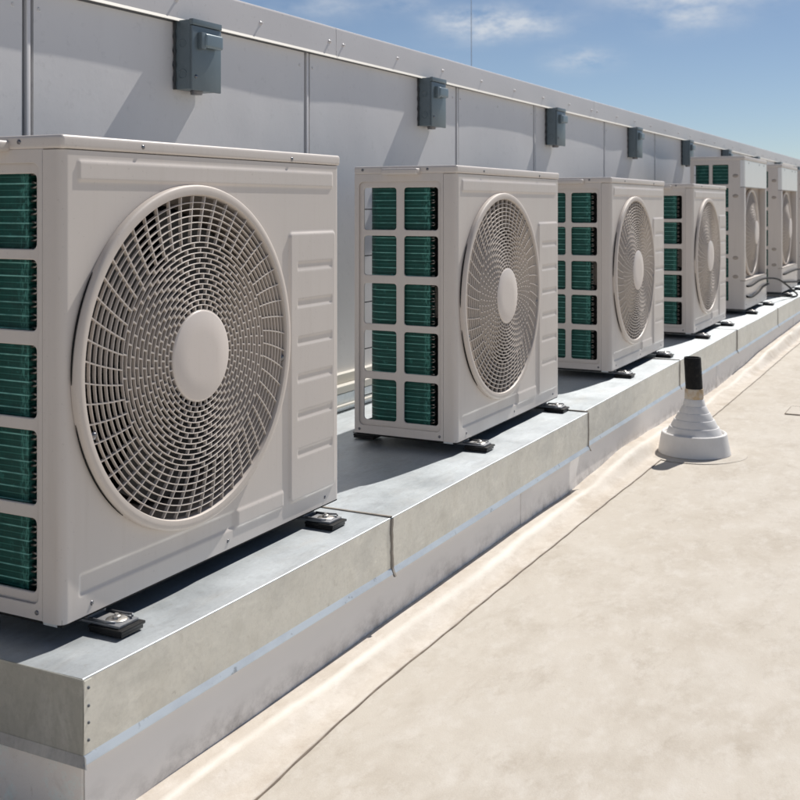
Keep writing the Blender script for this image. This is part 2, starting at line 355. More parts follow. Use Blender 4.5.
# ------------------------------------------------------------------ roof deck (ground)
ZG = -0.308
BASE = [(-50, -0.288), (2.9, -0.288), (3.4, -0.290), (3.74, -0.295), (4.06, -0.282), (4.45, -0.262), (4.80, -0.270), (5.1, -0.281), (5.9, -0.301), (6.5, -0.298), (7.1, -0.284), (7.8, -0.260), (8.7, -0.250), (9.8, -0.243), (60, -0.245)]
def base_z(x):
    for (a, za), (b, zb) in zip(BASE, BASE[1:]):
        if a <= x <= b: return za + (zb - za) * sstep((x - a) / (b - a))
    return -0.29
def wob(x, s): return math.sin(x * 2.1 + s) * 0.5 + math.sin(x * 5.3 + s * 2.7) * 0.3 + math.sin(x * 11.7 + s * 1.3) * 0.2
def deck_z(x, y):
    h = base_z(x) - ZG
    ridge = -0.168 + 0.012 * wob(x, 1.0)
    if y > ridge: f = 1.0 - 0.10 * (y - ridge) / 0.05 if y < -0.11 else 0.9
    else: f = 1 - sstep((ridge - y) / 0.060)
    z = ZG + h * f
    if -1.2 < y < 0 and -1 < x < 16: z += 0.0022 * wob(x * 1.3 + y * 2.0, y * 3.0) * min(1, (y + 1.2) * 3)
    return z
def grid_mesh(bm, xs, ys, zf):
    V = [[bm.verts.new((x, y, zf(x, y))) for y in ys] for x in xs]
    for i in range(len(xs) - 1):
        for j in range(len(ys) - 1): bm.faces.new((V[i][j], V[i + 1][j], V[i + 1][j + 1], V[i][j + 1]))
xs = [-400, -100, -30, -8, -2] + [-1 + 0.05 * k for k in range(0, 280)] + [13.5 + 0.5 * k for k in range(0, 30)] + [30, 60, 150, 500, 1200]
ys = [-900, -200, -60, -20, -8, -4, -2.5, -1.8, -1.4, -1.2] + [-1.1 + 0.1 * k for k in range(0, 6)] + [-0.5 + 0.0125 * k for k in range(0, 34)] + [0.2, 0.6, 2, 30, 300, 900]
bm = nb(); grid_mesh(bm, xs, ys, deck_z)
tag(link('roof_deck', bm, M['deck'], smooth=True), kind='structure')
# overlapping membrane strip along the curb; its edge is the seam
def seam_y(x): return -0.262 + 0.008 * math.sin(x * 0.9) - (0.030 * sstep((2.2 - x) / 0.8) if x < 2.2 else 0)
xs2 = [-1 + 0.04 * k for k in range(0, 400)]
bm = nb()
V = []
for x in xs2:
    row = []
    yy = [seam_y(x) + (-0.100 - seam_y(x)) * k / 22 for k in range(23)]
    row.append(bm.verts.new((x, yy[0] - 0.0006, deck_z(x, yy[0]) - 0.002)))
    for y in yy: row.append(bm.verts.new((x, y, deck_z(x, y) + 0.0035)))
    V.append(row)
for a, b in zip(V, V[1:]):
    for k in range(len(a) - 1): bm.faces.new((a[k], b[k], b[k + 1], a[k + 1]))
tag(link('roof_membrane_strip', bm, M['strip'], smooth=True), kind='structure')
bm = nb(); rows = []
for i, x in enumerate([-1 + 0.02 * k for k in range(0, 800)]):
    wdt = 0.0010 + 0.0007 * abs(wob(x * 4, 2)) + 0.0004 * math.sin(x * 61)
    y = seam_y(x) - 0.002 + 0.0008 * math.sin(x * 37)
    rows.append([bm.verts.new((x, y + d, deck_z(x, y) + h)) for d, h in ((-wdt, 0.0004), (-wdt * .4, 0.0026), (wdt * .2, 0.0042), (wdt * .5, 0.0040))])
for a, b in zip(rows, rows[1:]):
    for k in range(3): bm.faces.new((a[k], b[k], b[k + 1], a[k + 1]))
tag(link('roof_membrane_seam', bm, M['seam'], smooth=True), kind='structure')

# ------------------------------------------------------------------ equipment curb
YF = -0.13; XL = 1.345; ZT = -0.03; ZB = -0.154
curb = empty('equipment_curb', (XL, YF, ZG), 'long low galvanised metal capped curb carrying the row of outdoor units', 'curb')
def P(o):            # parent while keeping world-space mesh coordinates
    o.parent = curb; o.matrix_parent_inverse = Matrix.Translation(curb.location).inverted(); return o
JX = [XL, 2.383, 3.925, 5.44, 6.92, 8.53, 10.15, 11.75, 13.4, 15.0, 16.6, 18.2, 19.8, 24.0]
OFF = [(0.004, -0.008), (-0.009, -0.013), (0.006, 0.004), (0.003, 0.002), (-0.003, 0.0)] + [(0, 0)] * 12
YB = 0.66
def cap_profile(dy):
    r = 0.004
    pr = [(YB, ZT), (YF + dy + r, ZT)]
    pr += [(YF + dy + r - r * math.sin(R(a)), ZT - r + r * math.cos(R(a))) for a in (30, 60, 90)]
    pr += [(YF + dy - 0.001, ZB)]
    return pr
for i, (a, b) in enumerate(zip(JX, JX[1:])):
    g = 0.0015
    x0, x1 = a + (0 if i == 0 else g), b - g
    n = max(4, int((x1 - x0) / 0.12)); bmT = nb(); bmF = nb(); top = []; fr = []
    for k in range(n + 1):
        t = k / n; x = x0 + (x1 - x0) * t; dy = OFF[i][0] * (1 - t) + OFF[i][1] * t
        sag = 0.0012 * wob(x * 2, i) - 0.0035 * math.sin(PI * t)
        yy = [YB, 0.45, 0.25, 0.10, 0.0, -0.06, YF + dy + 0.008, YF + dy + 0.0016]
        row = [bmT.verts.new((x, y, ZT + sag * (1 if 0 < j < 6 else 0.35) + 0.0012 * math.sin(3.1 * x + 9 * min(y, 0)))) for j, y in enumerate(yy)]
        e = row[-1].co.z
        for an in (45, 90): row.append(bmT.verts.new((x, YF + dy + 0.0016 - 0.0016 * math.sin(R(an)), e - 0.0016 + 0.0016 * math.cos(R(an)))))
        top.append(row)
        zt = e - 0.0016
        fr.append([bmF.verts.new((x, YF + dy - 0.0003 - 0.0016 * math.sin(PI * q) * wob(x, 5), zt + (ZB - zt) * q)) for q in (0, .25, .5, .75, 1)])
    for rows, bmx in ((top, bmT), (fr, bmF)):
        for r0, r1 in zip(rows, rows[1:]):
            for k in range(len(r0) - 1): bmx.faces.new((r0[k], r1[k], r1[k + 1], r0[k + 1]))
    P(link('cap_sheet', bmT, M['galv'], angle=14)); P(link('front_sheet', bmF, M['galv_front'], smooth=True))
    # outward kicked drip edge
    bm = nb(); d0, d1 = OFF[i]
    prof = [(-0.0005, ZB + 0.002), (-0.007, ZB - 0.0095), (-0.0075, ZB - 0.011), (-0.004, ZB - 0.0105), (0.006, ZB - 0.003)]
    ra = [bm.verts.new((x0, YF + d0 + y, z)) for y, z in prof]; rb = [bm.verts.new((x1, YF + d1 + y, z)) for y, z in prof]
    if i == 0: ra[0].co.x += 0; ra[1].co.x -= 0.007; ra[2].co.x -= 0.008; ra[3].co.x -= 0.005
    for k in range(5): bm.faces.new((ra[k], ra[(k + 1) % 5], rb[(k + 1) % 5], rb[k]))
    bm.faces.new(ra[::-1]); bm.faces.new(rb)
    P(link('drip_edge', bm, M['drip']))
# left end of the curb
bm = nb(); box(bm, XL - 0.001, XL + 0.02, YF + 0.004, YB, ZB, ZT - 0.002); P(link('end_sheet', bm, M['galv_end']))
bm = nb(); box(bm, XL - 0.003, XL, YF + 0.001, YB, ZT - 0.006, ZT - 0.0005, bev=0.001); P(link('end_hem', bm, M['galv_end']))
bm = nb()
prof = [(-0.0015, ZB + 0.002), (-0.008, ZB - 0.014), (-0.005, ZB - 0.0165), (0.002, ZB - 0.003)]
ra = [bm.verts.new((XL + x, YF - 0.008 if k in (1, 2) else YF, z)) for k, (x, z) in enumerate(prof)]; rb = [bm.verts.new((XL + x, YB, z)) for x, z in prof]
for k in range(4): bm.faces.new((ra[k], ra[(k + 1) % 4], rb[(k + 1) % 4], rb[k]))
bm.faces.new(ra[::-1]); bm.faces.new(rb); P(link('drip_edge', bm, galv('galvanised_drip', (0.44, 0.45, 0.46), 0.4).m))
bm = nb(); box(bm, XL + 0.002, XL + 0.018, YF + 0.0028, YF + 0.006, ZB + 0.002, ZT - 0.004, bev=0.0003)
P(link('corner_flange', bm, M['galv_front']))
for zq in (-0.047, -0.076, -0.103, -0.131):
    bm = nb(); lathe(bm, [(0, -0.0022), (0.0018, -0.002), (0.003, 0), (0.003, 0.001)], 12, Matrix.Translation((XL + 0.0105, YF + 0.0028, zq)) @ Matrix.Rotation(R(-90), 4, 'X'))
    P(link('rivet', bm, M['joint'], smooth=True))
# membrane skirt below
bm = nb(); rows = []
for x in [XL + 0.010 + 0.06 * k for k in range(0, 378)]:
    zb = deck_z(x, YF) - 0.02
    rows.append([bm.verts.new((x, YF + 0.0105 + 0.0010 * wob(x, q * 3) * (1 - q), ZB + (zb - ZB) * (1 - q))) for q in (1, .75, .5, .25, 0)])
for r0, r1 in zip(rows, rows[1:]):
    for k in range(4): bm.faces.new((r0[k], r1[k], r1[k + 1], r0[k + 1]))
P(link('membrane_skirt', bm, M['skirt'], smooth=True))
bm = nb(); box(bm, XL + 0.008, XL + 0.018, YF + 0.0125, YB, ZG - 0.05, ZB + 0.001, bev=0.003); P(link('membrane_end', bm, M['bounce_lit_membrane']))
for xq in (3.30, 6.35, 9.4): P(bx('skirt_lap', M['skirt'], None, xq, xq + 0.10, YF + 0.0080, YF + 0.0120, base_z(xq) - 0.02, ZB - 0.004, bev=0.0015))
# sealant beads over the joints
def bead(pts, wid, h, nrm_axis, seed, name='sealant_bead', mat=None):
    bm = nb(); rows = []
    for k, q in enumerate(pts):
        ww = wid * (0.75 + 0.22 * wob(k * 0.20, seed)); off = 0.14 * wid * wob(k * 0.12, seed + 3)
        row = []
        for d, hh in ((-1, -0.001), (-.7, .6 * h), (-0.1, .9 * h), (.15, .45 * h), (.6, .8 * h), (1, -0.001)):
            v = Vector(q) + Vector((d * ww / 2 + off, 0, 0))
            if nrm_axis == 'y': v.y -= hh
            else: v.z += hh
            row.append(bm.verts.new(v))
        rows.append(row)
    for a, b in zip(rows, rows[1:]):
        for k in range(5): bm.faces.new((a[k], a[k + 1], b[k + 1], b[k]))
    return P(link(name, bm, mat or M['sealant'], smooth=True))
for i, xj in enumerate(JX[1:-1]):
    yj = YF + OFF[i][1]; wd = (0.019, 0.011, 0.010, 0.009)[i] if i < 4 else 0.009
    zz_ = [ZT - 0.003 + (ZB - 0.014 - ZT) * k / 24 for k in range(25)]
    bead([(xj, (yj - 0.001 - (0.008 * max(0, (ZB - z) / 0.014))), z) for z in zz_], wd, 0.003, 'y', i * 1.7)
    bead([(xj - 0.012 * (k / 24) * (1 if i == 0 else 0.3), yj + (0.79 - 0.0) * k / 24, ZT + 0.0005) for k in range(25)], 0.012, 0.0035, 'z', i * 2.3 + 1)
# curb core
bm = nb(); box(bm, XL + 0.03, 23.9, YF + 0.03, YB - 0.01, ZG - 0.03, ZT - 0.02); P(link('curb_core', bm, M['inside']))

# ------------------------------------------------------------------ wall behind the units
YW = 0.72
def slope(x): return -0.0018 * (x - 2.3)
wall = empty('rooftop_wall', (0, YW, ZG), 'long pale grey metal panelled wall with a sheet metal coping behind the units', 'wall')
def PW(o): o.parent = wall; o.matrix_parent_inverse = Matrix.Translation(wall.location).inverted(); return o
bm = nb(); box(bm, -6, 40, YW + 0.012, YW + 0.30, ZG - 0.05, 1.27); PW(link('wall_core', bm, M['joint']))
seams = [-5.7, -4.4, -3.1, -1.85, -0.55, 0.755, 2.055, 3.375, 4.679, 5.704, 7.007, 8.306]
while seams[-1] < 38: seams.append(seams[-1] + 1.3)
for i, (a, b) in enumerate(zip(seams, seams[1:])):
    bm = nb(); xs_ = [a + 0.019 + (b - a - 0.038) * k / 16 for k in range(17)]; zs_ = [0.06 + (1.30 - 0.06) * k / 20 for k in range(21)]
    V = []
    for x in xs_:
        t = (x - a) / (b - a)
        # slight oil-canning of the sheet
        V.append([bm.verts.new((x, YW - 0.0045 * math.sin(PI * t) * (0.6 + 0.4 * math.sin(i * 2.4 + zq * 3)) * sstep((1.32 - zq) / 0.3 + .35), zq)) for zq in zs_])
    for r0, r1 in zip(V, V[1:]):
        for k in range(20): bm.faces.new((r0[k], r1[k], r1[k + 1], r0[k + 1]))
    ed = [e for e in bm.edges if e.is_boundary]
    ex = bmesh.ops.extrude_edge_only(bm, edges=ed)
    for v in [g for g in ex['geom'] if isinstance(g, bmesh.types.BMVert)]: v.co.y = YW + 0.012
    PW(link('wall_panel', bm, M['wall'], angle=40))
for s_ in seams[1:-1]:
    PW(bx('joint_strip', M['wall'], None, s_ - 0.0065, s_ + 0.0065, YW - 0.003, YW + 0.0115, 0.06, 1.285 + slope(s_), bev=0.002))
# coping
cj = [-5.98, -2.81, 0.372, 3.552, 6.73, 9.91, 13.09, 16.27, 19.45, 22.6, 25.8, 29, 32.2, 35.4, 40]
def cop_y(x): return YW - 0.0165 + 0.0022 * wob(x * 0.8, 4)
for a, b in zip(cj, cj[1:]):
    n = 20; bm = nb(); rows = []; bl = nb(); rl = []
    for k in range(n + 1):
        x = a + 0.001 + (b - a - 0.002) * k / n; y = cop_y(x); zt = 1.385 + slope(x); zl = 1.280 + slope(x)
        rows.append([bm.verts.new(q) for q in ((x, YW + 0.33, zt + 0.005), (x, y + 0.006, zt + 0.001), (x, y + 0.0015, zt - 0.001), (x, y, zt - 0.006), (x, y - 0.001 + 0.001 * wob(x, 1), (zt + zl) / 2), (x, y - 0.0005, zl))])
        rl.append([bl.verts.new(q) for q in ((x, y - 0.0008, zl + 0.001), (x, y - 0.0075, zl - 0.009), (x, y - 0.0065, zl - 0.0105), (x, y + 0.006, zl - 0.0015), (x, YW + 0.01, zl - 0.001))])
    for rr, bb in ((rows, bm), (rl, bl)):
        for r0, r1 in zip(rr, rr[1:]):
            for k in range(len(r0) - 1): bb.faces.new((r0[k], r1[k], r1[k + 1], r0[k + 1]))
    PW(link('coping', bm, M['coping'], angle=10)); PW(link('coping_drip_lip', bl, M['lip'], angle=35))
bm = nb(); box(bm, -6, 40, YW - 0.004, YW + 0.30, 1.268, 1.30); PW(link('coping_cleat', bm, M['joint']))
# fasteners standing a little proud of the sheet
def stud(x, y, z, L_=0.008, r=0.0042, mat=None):
    bm = nb(); lathe(bm, [(0, -L_), (r * .6, -L_), (r, -L_ + .0012), (r, -0.0022), (r * 1.7, -0.0018), (r * 1.8, 0), (r * 1.8, .004)], 10, Matrix.Translation((x, y, z)) @ Matrix.Rotation(R(-90), 4, 'X'))
    PW(link('screw', bm, mat or M['coping'], smooth=True))
sx = []
for a, b in zip(cj, cj[1:]):
    x = a + 0.055; 
    while x < b - 0.03: sx.append(x); x += 0.4385
sx += [c - 0.055 for c in cj[1:-1]]
for x in sorted(sx):
    if -0.5 < x < 17: stud(x + random.uniform(-.006, .006), cop_y(x), 1.331 + slope(x) * 2.2 + random.uniform(-.003, .003), 0.0085)
for s_, e_ in zip(seams, seams[1:]):
    if 0 < s_ < 12:
        for x in (s_ + 0.036, (s_ + e_) / 2 - 0.02, e_ - 0.05): stud(x, YW - 0.001, 1.222 + slope(x) + random.uniform(-.002, .002), 0.003, 0.003, M['wall'])
# base flashing in front of the wall
bm = nb(); box(bm, -6, 40, YW - 0.028, YW + 0.012, 0.063, 0.098, bev=0.002); PW(link('base_flashing', bm, M['lip']))
bm = nb(); box(bm, -6, 40, YB + 0.002, YW - 0.0, 0.035, 0.062, bev=0.003); PW(link('base_ledge', bm, M['lip']))
bm = nb(); box(bm, XL, 40, YB + 0.006, YW - 0.005, ZG, 0.033, bev=0.002); PW(link('base_riser', bm, M['galv']))
bm = nb(); box(bm, XL, 40, YB - 0.012, YB + 0.004, -0.012, -0.004, bev=0.002); PW(link('riser_hem', bm, M['lip']))
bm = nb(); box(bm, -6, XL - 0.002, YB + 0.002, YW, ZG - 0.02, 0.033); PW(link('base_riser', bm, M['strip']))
# roof of the building behind the wall, lightning rod
bm = nb(); box(bm, -6, 40, YW + 0.31, 14, 0.9, 1.1); tag(link('building_roof', bm, M['core']), kind='structure')
rod = empty('lightning_rod', (10.1, 3.0, 1.1), 'very thin grey metal rod standing up behind the wall against the sky', 'lightning rod')
bm = nb(); tube(bm, [(0, 0, 0), (0.0, 0, 1.2), (-0.01, 0, 2.6)], [0.004, 0.0035, 0.002], 8); link('rod', bm, M['rod'], rod)
bm = nb(); lathe(bm, [(0.07, 0), (0.07, 0.012), (0.02, 0.02), (0.012, 0.07), (0, 0.07)], 20); link('rod_base', bm, M['screw'], rod, smooth=True)

# ------------------------------------------------------------------ disconnect switch boxes
def make_box():
    t = empty('disconnect_switch', (0, 0, 0))
    wv_, h, d = 0.139, 0.205, 0.066
    bx('enclosure', M['ebox'], t, 0, wv_, -d + 0.009, 0.0, -h, 0, bev=0.0035)
    bx('cover', M['ebox'], t, -0.0015, wv_ + 0.0015, -d, -d + 0.0085, -h - 0.003, -0.018, bev=0.003)
    bx('rain_hood', M['ebox'], t, -0.002, wv_ + 0.002, -d - 0.003, -d + 0.012, -0.0165, 0.002, bev=0.003)
    bm = nb(); box(bm, 0.040, wv_ - 0.013, -d - 0.020, -d - 0.002, -0.080, -0.038, bev=0.008, seg=4)
    l = link('lever', bm, M['lever'], t, angle=40)
    bx('lever_bracket', M['ebox'], t, 0.024, 0.046, -d - 0.016, -d + 0.001, -0.086, -0.036, bev=0.003)
    bm = nb(); lathe(bm, [(0, -0.003), (0.005, -0.003), (0.006, 0), (0.006, 0.002)], 12, Matrix.Translation((0.016, -d, -h * .82)) @ Matrix.Rotation(R(-90), 4, 'X')); link('screw', bm, M['screw'], t, smooth=True)
    for yq, zq, rr in ((-0.03, -0.16, 0.015), (-0.03, -0.07, 0.013)):
        bm = nb(); lathe(bm, [(rr, 0.0), (rr, -0.0016), (rr - .0025, -0.0016), (rr - .0025, 0.0)], 24, Matrix.Translation((0.0, yq, zq)) @ Matrix.Rotation(R(90), 4, 'Y')); link('knockout', bm, M['ebox'], t, smooth=True)
    bm = nb(); lathe(bm, [(0, -0.012), (0.017, -0.012), (0.019, -0.006), (0.019, 0.002)], 20, Matrix.Translation((0.06, -0.034, -h))); link('conduit_fitting', bm, M['screw'], t, angle=40)
    bm = nb(); pts = [(-0.004, -0.004, 0.002)] 
    tube(bm, [(-0.002 + 0.0015 * math.sin(k * 1.9), -0.002, -0.004 - (h - .004) * k / 14) for k in range(15)], [0.004 + 0.0016 * math.sin(k * 2.3) for k in range(15)], 8)
    link('mastic_bead', bm, M['mastic'], t, smooth=True)
    return t
bx_x = [2.626, 4.262, 5.873, 7.538, 9.153, 10.80, 12.43, 14.06, 15.70, 17.33]
bx_lab = ['largest grey-blue switch box, on the wall above the nearest outdoor unit', 'second grey-blue switch box from the left, above the second unit',
          'third grey-blue switch box from the left, above the third unit\'s left corner', 'fourth switch box from the left, above the fourth unit\'s left corner',
          'fifth switch box from the left, just left of the first tall unit\'s top', 'small switch box peeping over the top of the first tall unit',
          'tiny top edge of a switch box above the front of the first tall unit', 'tiny top edge of a switch box above the side of the second tall unit',
          'farthest switch box, at the right edge of the photo under the coping', None]
sb = make_box()
for i, x in enumerate(bx_x[:9]):
    o = sb if i == 0 else copy_tree(sb)
    o.location = (x, YW - 0.006, 1.274 + slope(x) * 1.2); tag(o, bx_lab[i], 'switch box', 'switch boxes along the wall')

# ------------------------------------------------------------------ outdoor units
def head(t, loc, axis='y', r=0.0042):
    bm = nb(); lathe(bm, [(0, -0.0018), (r * .55, -0.0022), (r, -0.0012), (r * 1.05, 0.0002), (r * 1.5, 0.0004), (r * 1.5, 0.002)], 14)
    # dished seat ring plus head
    bmesh.ops.transform(bm, matrix=Matrix.Translation(loc) @ (Matrix.Rotation(R(-90), 4, 'X') if axis == 'y' else Matrix.Rotation(R(90), 4, 'Y')), verts=bm.verts)
    return link('screw', bm, M['screw'], t, smooth=True)
def grille(t, cx, cz, y, Ro, dome=0.012, rim=0.0215, rings=20, hub_r=0.0905, scale=1.0):
    Ri = Ro - rim; MX = Matrix.Translation((cx, y, cz)) @ Matrix.Rotation(R(90), 4, 'X')    # local +Z -> world -Y
    def dz(r): return dome * (1 - (r / Ri) ** 2)
    bm = nb()
    lathe(bm, [(Ro, 0.003), (Ro + 0.0003, 0.013), (Ro - 0.0012, 0.0165), (Ro - 0.0042, 0.0182), (Ro - 0.012, 0.0188), (Ro - 0.019, 0.0178), (Ri + 0.0012, 0.0150), (Ri - 0.0005, 0.009), (Ri, -0.004), (Ro - 0.004, -0.004), (Ro - 0.004, 0.002)], 144, MX, closed=True)
    link('fan_ring', bm, M['grille'], t, angle=48)
    bm = nb(); split = rings - 7; unit_ = (Ri - hub_r) / (split + 7 * 1.28); rr = [hub_r + unit_ * (min(k, split) + 1.28 * max(0, k - split)) for k in range(rings + 1)]
    for r in rr[:-1]:
        h = 0.0135 + dz(r); q = 0.00095
        lathe(bm, [(r - q, h - 0.0068), (r - q, h - 0.0005), (r - q * .5, h), (r + q * .5, h), (r + q, h - 0.0005), (r + q, h - 0.0068)], 120, MX, closed=True)
    def bar(r0, r1, a0, a1, wd=0.0013, dep=0.0068, drop=0.0002):
        vs = []
        for r, a in ((r0, a0), (r1, a1)):
            h = 0.0135 + dz(r) - drop; ca, sa = math.cos(a), math.sin(a)
            for s_, hh in ((-1, 0), (1, 0), (1, -dep), (-1, -dep)):
                vs.append(bm.verts.new(MX @ Vector((r * ca - s_ * wd * sa, r * sa + s_ * wd * ca, h + hh))))
        a, b = vs[:4], vs[4:]
        for k in range(4): bm.faces.new((a[k], a[(k + 1) % 4], b[(k + 1) % 4], b[k]))
    nI, nO = 32, 52
    for k in range(rings):
        if k < split:
            for j in range(nI):
                a = 2 * PI * (j + (k * 0.5) - 0.05 * k) / nI
                bar(rr[k], rr[k + 1], a, a - 0.010, wd=0.0016, drop=0.0003)
        else:
            kk = k - split
            for j in range(nO):
                a = 2 * PI * j / nO - 0.0125 * kk
                bar(rr[k], rr[k + 1], a, a - 0.0125)
    link('fan_grille', bm, M['grille'], t, angle=40)
    bm = nb(); h = 0.0135 + dz(hub_r)
    lathe(bm, [(hub_r - 0.001, h - 0.010), (hub_r + 0.0005, h - 0.002), (hub_r - 0.001, h + 0.0008), (hub_r - 0.004, h + 0.002), (hub_r * .5, h + 0.0028), (0, h + 0.003)], 96, MX)
    link('hub_plate', bm, M['hub'], t, smooth=True)
    # bell mouth, fan and motor behind the grille
    bm = nb(); lathe(bm, [(Ro - 0.008, -0.001), (Ri - 0.004, -0.012), (Ri - 0.016, -0.035), (Ri - 0.018, -0.10), (Ri - 0.008, -0.13)], 96, MX); link('fan_shroud', bm, M['shroud'], t, smooth=True)
    bm = nb()
    for j in range(3):
        rowsv = []
        for u in range(11):
            r = 0.055 + (Ri - 0.028 - 0.055) * u / 10
            row = []
            for v in range(13):
                s_ = v / 12; a = 2 * PI * j / 3 + 0.5 + (s_ - 0.5) * (1.25 + 0.35 * u / 10) + 0.25 * (u / 10) ** 2
                row.append(bm.verts.new(MX @ Vector((r * math.cos(a), r * math.sin(a), -0.052 - 0.055 * s_ + 0.012 * math.sin(PI * s_)))))
            rowsv.append(row)
        for a, b in zip(rowsv, rowsv[1:]):
            for v in range(12): bm.faces.new((a[v], b[v], b[v + 1], a[v + 1]))
    lathe(bm, [(0.058, -0.11), (0.062, -0.05), (0.055, -0.042), (0, -0.040)], 48, MX)
    link('fan', bm, M['blade'], t, smooth=True)
    bm = nb()
    for a0, a1 in ((148, 182), (194, 232)):  # dark arcs laid on the rim as the shade of its gap
        rows_ = []
        for k in range(25):
            a = R(a0 + (a1 - a0) * k / 24); th = 0.0016 * math.sin(PI * k / 24) ** .5 + .0002
            rows_.append([bm.verts.new(MX @ Vector(((Ro + d) * math.cos(a), (Ro + d) * math.sin(a), hh))) for d, hh in ((0.0012, 0.0062 - th), (0.0022, 0.006 - th), (0.0022, 0.006 + th), (0.0012, 0.0062 + th))])
        for a, b in zip(rows_, rows_[1:]):
            for k in range(3): bm.faces.new((a[k], b[k], b[k + 1], a[k + 1]))
    link('ring_gap_shade', bm, M['inside'], t)
    return Ri
def mounts(t, W, D, pads=((0.072, 0.130), (0.792, 0.852))):
    for x0, x1 in pads:
        xm = (x0 + x1) / 2
        bx('mounting_rail', M['rail'], t, x0 + 0.003, x1 - 0.003, -0.060, D + 0.05, -0.0165, -0.0115, bev=0.001)
        bx('rail_web', M['rail'], t, x0 + 0.006, x1 - 0.006, 0.014, D - 0.01, -0.0113, -0.0015)
        bm = nb(); tube(bm, [(x1 - 0.005, 0.010, -0.0095), (x1 - 0.005, -0.03, -0.0085), (x1 - 0.006, -0.048, -0.0065), (x1 - 0.013, -0.054, -0.007)], 0.0022, 8); link('rail_lip', bm, M['rail'], t, smooth=True)
        bm = nb(); tube(bm, [(x0 + 0.006, 0.010, -0.0095), (x0 + 0.006, -0.030, -0.0095), (x0 + 0.012, -0.044, -0.0105)], 0.0026, 8); link('rail_lip', bm, M['rail'], t, smooth=True)
        for ya, yb in ((-0.068, 0.006), (D - 0.028, D + 0.045)):
            bm = nb(); box(bm, x0, x1, ya, yb, -0.0302, -0.0222, bev=0.0015); box(bm, x0 - 0.003, x1 + 0.003, ya - 0.003, yb, -0.0225, -0.0168, bev=0.0018)
            link('rubber_pad', bm, M['rubber'], t, angle=40)
        bm = nb(); lathe(bm, [(0, 0.0018), (0.0175, 0.0018), (0.0190, 0.0008), (0.0190, -0.0015)], 28, Matrix.Translation((xm, -0.032, -0.0108))); wsh = link('washer', bm, M['bolt'], t, angle=40)
        bm = nb(); lathe(bm, [(0, 0.007), (0.006, 0.007), (0.0075, 0.006), (0.0075, 0.0015)], 6, Matrix.Translation((xm, -0.032, -0.0105))); lathe(bm, [(0, 0.010), (0.0035, 0.010), (0.0038, 0.0065)], 12, Matrix.Translation((xm, -0.032, -0.0105)))
        link('bolt', bm, M['bolt'], wsh, angle=40)
def wrap_sheet(name, t, W, H0, H1, wrapL, wrapR, rc, hfun, hole=None, mat=None, step=0.0045, xmax=None):
    """pressed front sheet wrapping round both corners; hfun(x, z) = height outwards"""
    arc = rc * PI / 2; segs = []
    uL = -(wrapL - rc) - arc; us = []
    k = 4; us += [('L', wrapL - (wrapL - rc) * q / k) for q in range(k)]
    us += [('CL', q / 7 * 90) for q in range(7)]
    n = int((W - 2 * rc) / step); us += [('F', rc + (W - 2 * rc) * q / n) for q in range(n + 1)]
    us += [('CR', q / 7 * 90) for q in range(1, 8)]
    us += [('R', rc + (wrapR - rc) * q / k) for q in range(1, k + 1)]
    nz = int((H1 - H0) / step); zs = [H0 + (H1 - H0) * q / nz for q in range(nz + 1)]
    bm = nb(); V = []
    for kd, v in us:
        col = []
        for zq in zs:
            if kd == 'L': c = (0, v, zq)
            elif kd == 'R': c = (W, v, zq)
            elif kd == 'CL': a = R(v); c = (rc - rc * math.cos(a), rc - rc * math.sin(a), zq)
            elif kd == 'CR': a = R(v); c = (W - rc + rc * math.sin(a), rc - rc * math.cos(a), zq)
            else: c = (v, -hfun(v, zq), zq)
            col.append(bm.verts.new(c))
        V.append(col)
    for a, b in zip(V, V[1:]):
        for q in range(len(zs) - 1): bm.faces.new((a[q], b[q], b[q + 1], a[q + 1]))
    if hole:
        cx, cz, r = hole
        ins = lambda v: math.hypot(v.co.x - cx, v.co.z - cz) < r and v.co.y < rc * .5
        kill = [f for f in bm.faces if all(ins(v) for v in f.verts)]
        bmesh.ops.delete(bm, geom=kill, context='FACES')
    for v in [v for v in bm.verts if not v.link_faces]: bm.verts.remove(v)
    return link(name, bm, mat or M['case'], t, smooth=True)
def coil_mesh(y0, H0, H1, depthY, back_x, rc=0.06, x0=0.024, th=0.036):
    cx, cy = x0 + rc, depthY - rc
    path = [(x0, y0 + (cy - y0) * k / 4) for k in range(4)]
    path += [(cx - rc * math.cos(R(a)), cy + rc * math.sin(R(a))) for a in range(0, 91, 9)]
    path += [(back_x, depthY)]
    inner = [(x0 + th, y) for x, y in path[:4]]
    ri = rc - th
    inner += [(cx - ri * math.cos(R(a)), cy + ri * math.sin(R(a))) for a in range(0, 91, 9)] + [(back_x, depthY - th)]
    bm = nb(); r = []
    for (x, y), (xi, yi) in zip(path, inner):
        r.append([bm.verts.new((x, y, H0)), bm.verts.new((x, y, H1)), bm.verts.new((xi, yi, H1)), bm.verts.new((xi, yi, H0))])
    for a, b in zip(r, r[1:]):
        for k in range(4): bm.faces.new((a[k], b[k], b[(k + 1) % 4], a[(k + 1) % 4]))
    bm.faces.new(r[0]); bm.faces.new(r[-1][::-1])
    return bm
